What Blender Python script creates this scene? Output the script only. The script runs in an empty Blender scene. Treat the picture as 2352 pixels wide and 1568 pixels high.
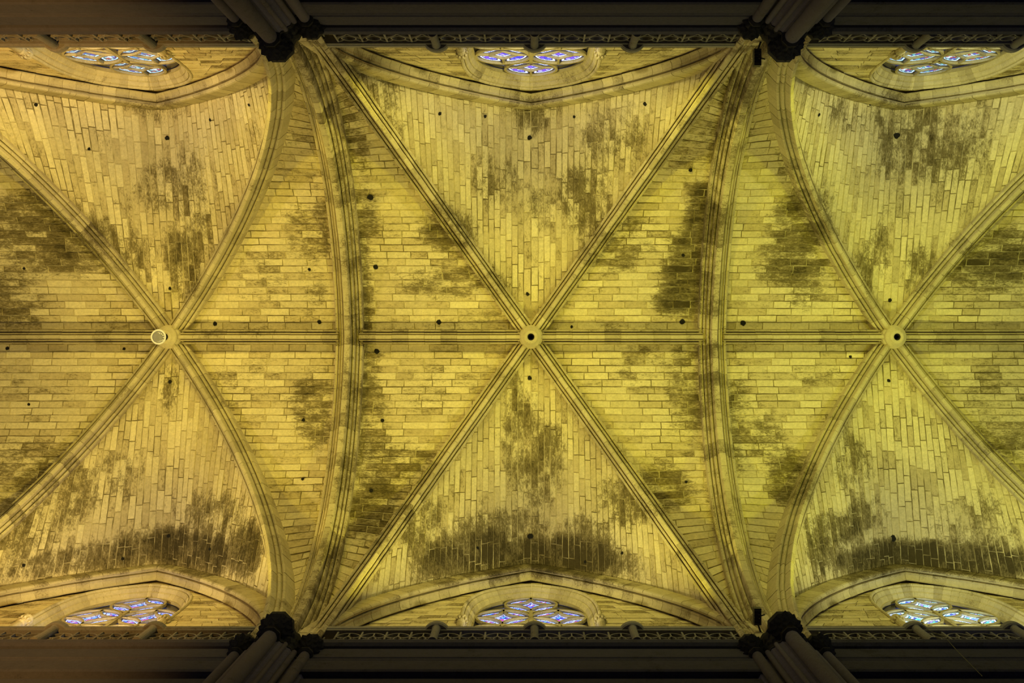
import bpy, math, random
import numpy as np
from mathutils import Vector, Matrix

SC = bpy.context.scene
COL = SC.collection
random.seed(7)
RNG = np.random.default_rng(11)
EYE = 1.6            # camera height above the nave floor; depths d below are heights above the eye
BAY = 12.22          # bay length along the nave (x); y runs across the nave

# ------------------------------------------------------------------ camera, world, lights, exposure
cam_d = bpy.data.cameras.new('camera'); cam = bpy.data.objects.new('camera', cam_d); COL.objects.link(cam)
cam.location = (0, 0, EYE); cam.rotation_euler = (math.pi, 0, 0)
cam_d.sensor_width = 36; cam_d.lens = 36; cam_d.clip_end = 300; cam_d.clip_start = .05
cam_d.shift_x = -43.5 / 2352; cam_d.shift_y = -10.5 / 2352
SC.camera = cam
SC.view_settings.view_transform = 'Standard'; SC.view_settings.look = 'None'
SC.view_settings.gamma = 1; SC.view_settings.use_curve_mapping = False
SC.view_settings.exposure = 0.0
w = bpy.data.worlds.new('dim_interior'); SC.world = w; w.use_nodes = True
w.node_tree.nodes['Background'].inputs[0].default_value = (.52, .55, 1, 1)
w.node_tree.nodes['Background'].inputs[1].default_value = .2

def spot(x, y, d, tx, ty, td, power, col, angle=150, blend=.5, r=.12):
    l = bpy.data.lights.new('floodlight_beam', 'SPOT'); o = bpy.data.objects.new('floodlight_beam', l); COL.objects.link(o)
    l.energy = power; l.color = col; l.spot_size = math.radians(angle); l.spot_blend = blend; l.shadow_soft_size = r
    o.location = (x, y, d + EYE)
    o.rotation_euler = (Vector((tx, ty, td)) - Vector((x, y, d))).to_track_quat('-Z', 'Y').to_euler()
WARM = {-1: (1, .78, .33), 0: (1, .89, .34), 1: (.95, .97, .44)}
SIDE = {-1: (1, .77, .075), 0: (1, .89, .05), 1: (.93, .98, .04)}
for b in (-1, 0, 1):
    for s in (-1, 1):
        spot(b * BAY, s * 7.70, 26.33, b * BAY, -s * 2.5, 34.5, {-1: 1150, 0: 950, 1: 900}[b], WARM[b], r=.08)
        for e in (-1, 1):
            spot(b * BAY + e * 3.3, s * 7.70, 26.33, b * BAY + e * 5.0, -s * 1.0, 33.5, {-1: 1200, 0: 1060, 1: 1000}[b], SIDE[b], 96, .7, r=.08)
for s in (-1, 1):      # unseen warm lamps, added to light the left bay's cornices
    spot(-15.0, -s * 5.0, 8.0, -13.6, s * 7.2, 22.4, 15000, (1, .52, .10), 34, .9, .3)

# ------------------------------------------------------------------ materials
def nodes(name):
    m = bpy.data.materials.new(name); m.use_nodes = True
    nt = m.node_tree
    return m, nt, nt.nodes['Principled BSDF']
def N(nt, t, **kw):
    n = nt.nodes.new(t)
    for k, v in kw.items(): setattr(n, k, v)
    return n
def math_node(nt, op, a, b=None, clamp=False):
    n = N(nt, 'ShaderNodeMath', operation=op); n.use_clamp = clamp
    for i, v in enumerate((a, b)):
        if v is None: continue
        if hasattr(v, 'links'): nt.links.new(v, n.inputs[i])
        else: n.inputs[i].default_value = v
    return n.outputs[0]
def mix(nt, f, a, b, blend='MIX'):
    n = N(nt, 'ShaderNodeMix', data_type='RGBA', blend_type=blend)
    for s, v in ((n.inputs[0], f), (n.inputs[6], a), (n.inputs[7], b)):
        if hasattr(v, 'links'): nt.links.new(v, s)
        else: s.default_value = v if isinstance(v, float) else (*v, 1)
    return n.outputs[2]
def noise(nt, vec, scale, detail=4, rough=.6):
    n = N(nt, 'ShaderNodeTexNoise'); n.inputs['Scale'].default_value = scale
    n.inputs['Detail'].default_value = detail; n.inputs['Roughness'].default_value = rough
    nt.links.new(vec, n.inputs['Vector']); return n.outputs[0]
def ramp(nt, v, lo, hi):
    n = N(nt, 'ShaderNodeMapRange', interpolation_type='SMOOTHSTEP')
    n.inputs[1].default_value = lo; n.inputs[2].default_value = hi
    nt.links.new(v, n.inputs[0]); return n.outputs[0]

def stone_mat(name, light, tan, dark, vary=.12, amount=1.0, rnd=.36, grain=10.0, patch=False, stretch=(1, 1, 1)):
    m, nt, p = nodes(name)
    pos = N(nt, 'ShaderNodeNewGeometry').outputs['Position']
    att = N(nt, 'ShaderNodeAttribute', attribute_name='stain_shade').outputs['Fac']
    ran = N(nt, 'ShaderNodeObjectInfo').outputs['Random']
    mp_ = N(nt, 'ShaderNodeVectorMath', operation='MULTIPLY'); nt.links.new(pos, mp_.inputs[0]); mp_.inputs[1].default_value = stretch
    n1 = noise(nt, mp_.outputs[0], .95, 9, .68)
    n2 = noise(nt, mp_.outputs[0], 5.0, 9, .75)
    n4 = noise(nt, mp_.outputs[0], 22, 5, .7)
    n3 = noise(nt, pos, grain, 6, .8)
    # weathering: authored stains and painted shade + noise + a little per-stone bias
    v = math_node(nt, 'MULTIPLY', att, amount)
    v = math_node(nt, 'ADD', v, math_node(nt, 'MULTIPLY', math_node(nt, 'SUBTRACT', n1, .5), 1.9))
    v = math_node(nt, 'ADD', v, math_node(nt, 'MULTIPLY', math_node(nt, 'SUBTRACT', n2, .5), 1.9))
    v = math_node(nt, 'ADD', v, math_node(nt, 'MULTIPLY', math_node(nt, 'SUBTRACT', n4, .5), 1.5))
    v = math_node(nt, 'ADD', v, math_node(nt, 'MULTIPLY', math_node(nt, 'SUBTRACT', ran, .5), rnd))
    k = ramp(nt, v, .12, .78)
    if patch: ran = noise(nt, pos, .75, 4, .6); ran = ramp(nt, ran, .40, .62)
    c = mix(nt, ramp(nt, math_node(nt, 'ADD', math_node(nt, 'MULTIPLY', ran, .55), math_node(nt, 'MULTIPLY', n2, .5)), .25, .85), light, tan)
    g = math_node(nt, 'ADD', math_node(nt, 'MULTIPLY', math_node(nt, 'SUBTRACT', n3, .5), 1.0), 1.0)
    g = math_node(nt, 'ADD', g, math_node(nt, 'MULTIPLY', math_node(nt, 'SUBTRACT', math_node(nt, 'FRACT', math_node(nt, 'MULTIPLY', ran, 7.31)), .5), vary))
    c = mix(nt, math_node(nt, 'MULTIPLY', k, .9), c, dark)
    c = mix(nt, math_node(nt, 'MULTIPLY', ramp(nt, v, .72, 1.25), .85), c, tuple(q * .3 for q in dark))
    vm = N(nt, 'ShaderNodeVectorMath', operation='SCALE'); nt.links.new(c, vm.inputs[0]); nt.links.new(g, vm.inputs['Scale'])
    nt.links.new(vm.outputs[0], p.inputs['Base Color'])
    p.inputs['Roughness'].default_value = .92
    p.inputs['Specular IOR Level'].default_value = .15
    bm = N(nt, 'ShaderNodeBump'); bm.inputs['Strength'].default_value = .35; bm.inputs['Distance'].default_value = .02
    nt.links.new(n3, bm.inputs['Height']); nt.links.new(bm.outputs[0], p.inputs['Normal'])
    return m
M_WEB = stone_mat('vault_stone', (.68, .59, .37), (.50, .41, .24), (.135, .105, .045))
M_WEB_END = stone_mat('vault_stone_across', (.66, .575, .37), (.49, .405, .245), (.135, .105, .045), stretch=(1.15, .5, .9))
M_WEB_SIDE = stone_mat('vault_stone_along', (.68, .59, .37), (.50, .41, .24), (.135, .105, .045), stretch=(.5, 1.15, .9))
M_RIB = stone_mat('rib_stone', (.56, .485, .31), (.43, .365, .23), (.14, .11, .06), amount=.7, rnd=.3)
M_MORTAR = stone_mat('lime_mortar', (.55, .47, .28), (.20, .16, .075), (.19, .15, .07), vary=0, amount=.3, rnd=0, patch=True)
M_JOINT = stone_mat('rib_mortar', (.60, .52, .33), (.42, .35, .2), (.22, .17, .09), vary=0, amount=.3, rnd=0)
M_WALL = stone_mat('wall_stone', (.78, .68, .44), (.60, .50, .30), (.22, .175, .09), amount=.7, rnd=.7)
M_PIER = stone_mat('grey_pier_stone', (.12, .115, .17), (.085, .08, .12), (.04, .04, .055), vary=.2)  # blue in the colour stands in for cool daylight from lower windows
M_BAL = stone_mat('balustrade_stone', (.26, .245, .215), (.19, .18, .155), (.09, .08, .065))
M_CORN = stone_mat('cornice_stone', (.080, .078, .100), (.06, .058, .075), (.03, .03, .034), vary=.1)  # bluish colour stands in for cold daylight
M_CAP = stone_mat('dark_capital_stone', (.04, .039, .04), (.028, .027, .028), (.015, .015, .015))  # capitals darker than the pier stone
def plain(name, col, rough=.6, metal=0.0):
    m, nt, p = nodes(name); pos = N(nt, 'ShaderNodeNewGeometry').outputs['Position']
    c = mix(nt, noise(nt, pos, 9, 4), tuple(v * .75 for v in col), tuple(v * 1.2 for v in col))
    nt.links.new(c, p.inputs['Base Color']); p.inputs['Roughness'].default_value = rough; p.inputs['Metallic'].default_value = metal
    return m
M_HOLE = plain('dark_hole', (.006, .005, .004), 1)
M_BLACK = plain('black_housing', (.02, .018, .018), .5)
M_LEAD = plain('lead', (.03, .035, .04), .6)
M_SILVER = plain('polished_metal', (.75, .74, .72), .12, 1.0)
M_PALE = plain('pale_shine', (.85, .84, .88), .3)  # pale colour stands in for the disc's bright rim and sparkle
M_FLOOR = plain('marble_floor', (.30, .28, .25), .4)

def glass_mat(name, blues, pale, strength):
    m, nt, p = nodes(name)
    tc = N(nt, 'ShaderNodeTexCoord').outputs['Object']
    ran = N(nt, 'ShaderNodeObjectInfo').outputs['Random']
    edge = N(nt, 'ShaderNodeAttribute', attribute_name='edge').outputs['Fac']
    vo = N(nt, 'ShaderNodeTexVoronoi', feature='F1'); vo.inputs['Scale'].default_value = 9
    ve = N(nt, 'ShaderNodeTexVoronoi', feature='DISTANCE_TO_EDGE'); ve.inputs['Scale'].default_value = 9
    nt.links.new(tc, vo.inputs['Vector']); nt.links.new(tc, ve.inputs['Vector'])
    cr = N(nt, 'ShaderNodeValToRGB'); cr.color_ramp.interpolation = 'CONSTANT'
    els = cr.color_ramp.elements
    for i, c in enumerate(blues):
        e = els[0] if i == 0 else els[1] if i == 1 else els.new(i / len(blues))
        e.position = i / len(blues); e.color = (*c, 1)
    sep = N(nt, 'ShaderNodeSeparateColor'); nt.links.new(vo.outputs['Color'], sep.inputs[0])
    nt.links.new(math_node(nt, 'FRACT', math_node(nt, 'ADD', sep.outputs[0], math_node(nt, 'MULTIPLY', ran, .35))), cr.inputs[0])
    band = math_node(nt, 'MULTIPLY', ramp(nt, edge, .14, .16), math_node(nt, 'SUBTRACT', 1, ramp(nt, edge, .36, .39)))   # pale border strip
    c = mix(nt, band, cr.outputs[0], pale)
    lead = math_node(nt, 'MULTIPLY', ramp(nt, ve.outputs['Distance'], .02, .06), ramp(nt, edge, .10, .14))
    lead = math_node(nt, 'MULTIPLY', lead, math_node(nt, 'SUBTRACT', 1, math_node(nt, 'MULTIPLY', ramp(nt, edge, .33, .36), math_node(nt, 'SUBTRACT', 1, ramp(nt, edge, .41, .44)))))
    nt.links.new(c, p.inputs['Emission Color'])
    nt.links.new(math_node(nt, 'MULTIPLY', lead, strength), p.inputs['Emission Strength'])
    p.inputs['Base Color'].default_value = (.02, .02, .03, 1); p.inputs['Roughness'].default_value = .25
    return m
BLUE = glass_mat('blue_stained_glass', [(.02, .02, .75), (.05, .08, .95), (.16, .08, .85), (.35, .35, 1), (.02, .02, .5), (.10, .03, .6)], (.62, .75, 1), 1.9)
VIOLET = glass_mat('violet_stained_glass', [(.05, .1, .9), (.2, .1, .85), (.05, .35, .9), (.45, .5, 1), (.02, .02, .5), (.4, .05, .3)], (.40, .5, 1), 1.8)
CYAN = glass_mat('cyan_stained_glass', [(.05, .35, .8), (.1, .55, .75), (.25, .2, .9), (.6, .8, 1), (.1, .6, .5), (.02, .05, .5)], (.65, .85, 1), 1.9)
TEAL = glass_mat('teal_stained_glass', [(.03, .25, .6), (.03, .06, .5), (.05, .35, .45), (.3, .02, .04), (.02, .04, .3), (.5, .6, .7)], (.5, .78, 1), 1.5)
DARKGLASS = glass_mat('dark_stained_glass', [(.02, .03, .10), (.03, .04, .14), (.05, .05, .09)], (.08, .1, .16), .8)  # dark glass behind the tracery

# ------------------------------------------------------------------ weathering stains, and shade painted beside arches and ridge: x, y, half sizes, strength (on the vault)
STAINS_SHADE = [(-2.74, -3.52, 0.94, 0.72, 0.8), (-2.71, -1.96, 1.77, 0.88, 0.45), (-5.37, -4.15, 0.42, 0.85, 0.6), (-5.66, -1.95, 0.41, 2.04, 0.6), (-5.61, 1.13, 0.59, 1.18, 0.65), (-5.46, 3.26, 0.79, 1.44, 0.6), (-4.93, 5.44, 0.82, 0.82, 0.7), (-4.19, 4.08, 1.28, 0.57, 0.6), (5.58, -3.89, 0.54, 1.21, 0.95), (5.32, -2.38, 0.9, 1.31, 0.97), (5.01, -1.3, 0.88, 0.66, 0.9), (3.33, -3.31, 1.09, 0.65, 0.5), (2.64, -2.68, 1.02, 0.66, 0.5), (1.73, -4.5, 0.86, 1.15, 0.55), (0.15, -7.35, 0.86, 0.57, 0.6), (2.49, -6.54, 1.11, 0.83, 0.42), (-1.0, -5.09, 0.86, 0.72, 0.35), (-0.29, 3.32, 0.73, 1.76, 0.62), (0.3, 4.18, 0.88, 1.61, 0.6), (-0.14, 7.17, 3.02, 0.6, 1.2), (-1.94, 6.81, 1.67, 0.63, 1.1), (1.55, 7.0, 1.54, 0.59, 1.15), (-1.13, 6.42, 1.99, 0.71, 0.55), (3.08, 5.26, 0.77, 0.84, 0.65), (-3.55, 5.96, 0.75, 0.82, 0.55), (1.84, 6.21, 0.99, 0.56, 0.5), (5.28, 1.85, 0.8, 1.61, 0.6), (5.54, 3.26, 0.65, 0.86, 0.55), (4.21, 4.79, 0.98, 0.84, 0.6), (-11.32, -4.26, 0.65, 2.03, 0.6), (-11.7, -2.41, 0.59, 1.33, 0.78), (-12.35, -5.0, 0.87, 0.8, 0.55), (-12.13, -7.41, 1.01, 0.36, 0.6), (-13.22, -2.55, 0.73, 0.73, 0.4), (-15.8, -3.1, 2.32, 1.01, 0.75), (-17.33, -1.37, 1.03, 0.88, 0.6), (-16.51, -4.04, 1.14, 0.71, 0.55), (-7.51, -3.08, 0.72, 1.3, 0.5), (-6.85, -3.89, 0.31, 1.28, 0.6), (-7.43, 2.28, 0.66, 1.02, 0.65), (-6.99, 2.56, 0.44, 1.31, 0.6), (-12.25, 1.72, 0.32, 0.89, 0.6), (-15.3, 5.01, 1.69, 0.98, 0.5), (-14.06, 4.47, 1.15, 0.86, 0.42), (-10.1, 5.99, 1.26, 0.84, 0.55), (-11.21, 6.94, 2.41, 0.64, 1.1), (-14.06, 7.08, 2.37, 0.45, 0.7), (-15.83, 5.96, 1.09, 0.82, 0.5), (-8.85, 6.61, 0.68, 0.81, 1.1), (-16.5, 4.08, 1.57, 0.71, 0.55), (8.91, -3.78, 1.01, 1.29, 0.75), (8.47, -2.53, 1.17, 0.88, 0.6), (9.27, -1.96, 0.88, 0.88, 0.5), (13.03, -6.35, 1.86, 1.15, 0.55), (11.93, -7.35, 1.15, 0.65, 0.5), (10.11, -7.08, 0.83, 0.55, 0.4), (13.12, -2.26, 0.52, 0.88, 0.5), (11.54, -2.7, 0.59, 1.18, 0.5), (15.64, -2.53, 1.61, 1.02, 0.78), (9.93, 6.1, 1.19, 0.56, 0.72), (12.09, 7.17, 2.88, 0.5, 1.25), (14.38, 7.07, 1.66, 0.48, 1.05), (9.01, 6.75, 0.54, 0.61, 1.0), (11.0, 5.81, 1.14, 0.57, 0.5), (10.54, 4.13, 0.79, 1.01, 0.4), (14.23, 5.87, 1.13, 0.85, 0.4), (7.03, 1.85, 0.37, 1.02, 0.55), (8.36, 4.41, 0.78, 0.85, 0.68), (6.79, 3.26, 0.29, 1.29, 0.55), (15.5, 3.28, 1.3, 0.72, 0.5), (0.3, -4.28, 0.58, 0.88, 0.35), (-9.11, -1.96, 0.88, 0.88, 0.35), (-9.74, 1.57, 1.03, 0.89, 0.3), (3.84, 1.13, 1.03, 0.74, 0.3), (-3.23, 1.57, 1.18, 0.59, 0.35), (7.8, 3.27, 0.72, 1.01, 0.4), (15.48, 1.57, 1.18, 0.59, 0.35), (-5.36, -6.28, 0.4, 1.46, 0.55), (-4.76, -7.17, 0.76, 0.64, 0.5), (5.85, -5.95, 0.38, 1.48, 0.6), (6.02, -6.95, 0.51, 0.77, 0.65), (6.19, -0.79, 0.59, 0.74, 0.4), (6.44, -6.48, 0.26, 1.44, 0.35), (-7.31, -1.95, 0.59, 0.88, 0.45), (5.12, -5.96, 0.94, 0.81, 0.4), (5.86, 5.54, 0.27, 1.63, 0.4), (-6.21, 5.76, 0.34, 1.08, 0.3), (-9.79, -0.2, 2.37, 0.21, 0.3), (2.68, -0.32, 2.37, 0.18, 0.35), (-3.25, -0.32, 2.37, 0.18, 0.35), (14.55, 0.24, 1.78, 0.18, 0.35), (9.35, 0.24, 1.78, 0.18, 0.35), (8.33, -5.18, 0.56, 0.83, 0.4), (-4.2, -6.32, 0.33, 1.07, 0.3)]
HOLES = [(-15.32, -7.18, 0.081), (-14.26, -6.07, 0.056), (-12.05, -6.59, 0.101), (-10.23, -6.93, 0.056), (-8.58, -7.08, 0.04), (-12.24, -1.65, 0.074), (-16.97, -2.3, 0.073), (-17.74, 0.39, 0.089), (-16.83, 2.27, 0.058), (-13.87, 0.41, 0.074), (-10.76, -0.45, 0.104), (-7.17, -0.51, 0.103), (-7.42, -2.27, 0.073), (-7.58, 2.78, 0.087), (-7.35, 4.59, 0.056), (-12.25, 1.53, 0.089), (-12.0, 6.59, 0.087), (-10.27, 6.8, 0.07), (-13.28, 7.21, 0.071), (-15.61, 7.03, 0.067), (-2.86, -6.98, 0.082), (-1.49, -7.11, 0.084), (1.41, -7.11, 0.07), (3.5, -7.13, 0.093), (-0.04, -6.6, 0.115), (-5.18, -4.52, 0.155), (-5.19, -2.35, 0.116), (-5.23, 0.49, 0.133), (-4.94, 2.79, 0.087), (-5.1, 4.92, 0.097), (-0.11, -1.46, 0.089), (-0.04, 1.4, 0.104), (-3.13, -0.51, 0.119), (1.39, -0.35, 0.059), (5.04, -5.28, 0.096), (5.07, -2.73, 0.087), (5.13, -0.52, 0.133), (7.19, -0.48, 0.133), (4.99, 4.67, 0.07), (-0.02, 6.6, 0.13), (-1.72, 6.79, 0.07), (1.75, 7.2, 0.07), (2.87, 6.78, 0.055), (12.11, -6.67, 0.144), (12.2, -1.25, 0.089), (12.15, 1.49, 0.089), (10.89, 0.68, 0.074), (11.99, 6.67, 0.144), (8.89, -6.87, 0.054), (10.92, -7.5, 0.042)]
ST = np.array(STAINS_SHADE)
def stain_shade(P):
    P = np.asarray(P); out = np.zeros(len(P))
    for x, y, a, b, s in ST:
        r = np.hypot((P[:, 0] - x) / a, (P[:, 1] - y) / b)
        t = np.clip((1.45 - r) / .9, 0, 1)
        out = np.maximum(out, s * t * t * (3 - 2 * t))
    return out

# ------------------------------------------------------------------ mesh helpers
def mesh(name, V, Fc, mat, smooth=False, st=None, edge=None):
    me = bpy.data.meshes.new(name); me.from_pydata(np.asarray(V).tolist(), [], Fc)
    if mat: me.materials.append(mat)
    if st is not None: me.attributes.new('stain_shade', 'FLOAT', 'POINT').data.foreach_set('value', np.asarray(st, dtype=np.float32))
    if edge is not None: me.attributes.new('edge', 'FLOAT', 'POINT').data.foreach_set('value', np.asarray(edge, dtype=np.float32))
    if smooth: me.polygons.foreach_set('use_smooth', [True] * len(me.polygons))
    return me
def link(name, me, parent=None, loc=None):
    o = bpy.data.objects.new(name, me); COL.objects.link(o)
    if loc is not None: o.location = loc
    if parent is not None: o.parent = parent
    return o
def obj(name, V, Fc, mat, parent=None, smooth=False, st=None, centre=True, edge=None):
    V = np.asarray(V, dtype=float)
    c = V.mean(0) if centre else np.zeros(3)
    base = np.zeros(3)
    if parent is not None: base = np.array(WLOC[parent.name])
    o = link(name, mesh(name, V - c, Fc, mat, smooth, st, edge), parent, c - base)
    WLOC[o.name] = c
    return o
WLOC = {}
def empty(name, loc):
    o = bpy.data.objects.new(name, None); COL.objects.link(o); o.location = loc; WLOC[o.name] = np.array(loc, dtype=float)
    o.empty_display_size = .3
    return o
def tag(o, label=None, cat=None, group=None, kind=None):
    for k, v in (('label', label), ('category', cat), ('group', group), ('kind', kind)):
        if v: o[k] = v
    return o
class MB:
    def __init__(s): s.V = []; s.F = []
    def add(s, V, Fc):
        n = len(s.V); s.V += [tuple(v) for v in V]; s.F += [tuple(i + n for i in f) for f in Fc]
    def box(s, a, b):
        x0, y0, z0 = a; x1, y1, z1 = b
        s.add([(x0, y0, z0), (x1, y0, z0), (x1, y1, z0), (x0, y1, z0), (x0, y0, z1), (x1, y0, z1), (x1, y1, z1), (x0, y1, z1)],
              [(0, 3, 2, 1), (4, 5, 6, 7), (0, 1, 5, 4), (1, 2, 6, 5), (2, 3, 7, 6), (3, 0, 4, 7)])
    def lathe(s, c, rz, n=16, phase=0.0, cap=True):
        V = []; Fc = []
        for r, z in rz:
            for i in range(n):
                a = 2 * math.pi * i / n + phase
                V.append((c[0] + r * math.cos(a), c[1] + r * math.sin(a), z))
        for j in range(len(rz) - 1):
            for i in range(n):
                k = (i + 1) % n; Fc.append((j * n + i, j * n + k, (j + 1) * n + k, (j + 1) * n + i))
        if cap: Fc += [tuple(range(n - 1, -1, -1)), tuple((len(rz) - 1) * n + i for i in range(n))]
        s.add(V, Fc)
    def tube(s, pts, r, n=6, ny=None, closed=False):
        """round bar along pts; ny gives a second half-width across y for flat bars"""
        pts = [Vector(p) for p in pts]; m = len(pts); V = []; Fc = []
        for i, p in enumerate(pts):
            a = pts[i - 1] if (i > 0 or closed) else p
            b = pts[(i + 1) % m] if (i < m - 1 or closed) else p
            t = (b - a).normalized()
            u = Vector((0, 1, 0)) if abs(t.y) < .9 else Vector((1, 0, 0))
            q = t.cross(u).normalized(); u = q.cross(t).normalized()
            for k in range(n):
                an = 2 * math.pi * (k + .5) / n
                V.append(p + q * (r * math.cos(an)) + u * ((ny or r) * math.sin(an)))
        for i in range(m if closed else m - 1):
            j = (i + 1) % m
            for k in range(n):
                l = (k + 1) % n; Fc.append((i * n + k, i * n + l, j * n + l, j * n + k))
        if not closed: Fc += [tuple(range(n - 1, -1, -1)), tuple((m - 1) * n + k for k in range(n))]
        s.add(V, Fc)
    def build(s, name, mat, parent=None, smooth=False, st=False):
        V = np.array(s.V)
        return obj(name, V, s.F, mat, parent, smooth, stain_shade(V) if st else None)
def arc(cx, cz, r, a0, a1, n, y=0.0):
    return [(cx + r * math.cos(math.radians(a0 + (a1 - a0) * i / n)), y, cz + r * math.sin(math.radians(a0 + (a1 - a0) * i / n))) for i in range(n + 1)]

# ------------------------------------------------------------------ vault geometry
K = 5.25 / 7.4
def diag_web(r): return 25.5 + 9.52 * np.sqrt(np.clip(1 - (r / 9.66) ** 2, 0, 1))
def arch_web(y): return 25.75 + np.sqrt(np.clip(9.06 ** 2 - (y + 1.01) ** 2, 0, None))
def bez(t, P):
    t = np.asarray(t)[:, None]; P = [np.array(p) for p in P]
    return (1 - t) ** 3 * P[0] + 3 * (1 - t) ** 2 * t * P[1] + 3 * (1 - t) * t * t * P[2] + t ** 3 * P[3]
WALL_ARCH = bez(np.linspace(0, 1, 80), [(0, 33.35), (2.3, 31.7), (5.3, 28.6), (5.3, 25.5)])
_T = np.gradient(WALL_ARCH, axis=0); _T /= np.linalg.norm(_T, axis=1)[:, None]
_O = WALL_ARCH + .42 * np.c_[-_T[:, 1], _T[:, 0]]; _O = _O[_O[:, 0] > -.2]
def wall_web(x): return np.interp(x, _O[:, 0], _O[:, 1])
def wall_arch_x(d): return np.interp(-np.asarray(d), -WALL_ARCH[:, 1], WALL_ARCH[:, 0])
YW = 8.0
def TILT(q): return np.minimum(.42 * (q / 7.8) ** 3, np.maximum(7.86 - q, 0))
CELLS = {
    'side': dict(q1=7.80, tilt=TILT, lo=lambda q: K * (q + TILT(q)), hi=lambda q: q * 0 + 6.11, da=lambda q: diag_web((q + TILT(q)) * math.hypot(1, K)), db=arch_web),
    'end': dict(q1=5.57, tilt=lambda q: q * 0, lo=lambda q: q / K, hi=lambda q: q * 0 + 8.04, da=lambda q: diag_web(q * math.hypot(1, 1 / K)), db=wall_web),
}
def surf(c, q, p):
    a, b = c['lo'](q), c['hi'](q)
    f = np.clip((p - a) / np.maximum(b - a, 1e-4), 0, 1)
    return c['da'](q) + (c['db'](q) - c['da'](q)) * f
def surf_frac(c, q, f):
    p = c['lo'](q) + (c['hi'](q) - c['lo'](q)) * f
    return p, c['da'](q) + (c['db'](q) - c['da'](q)) * f

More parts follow.
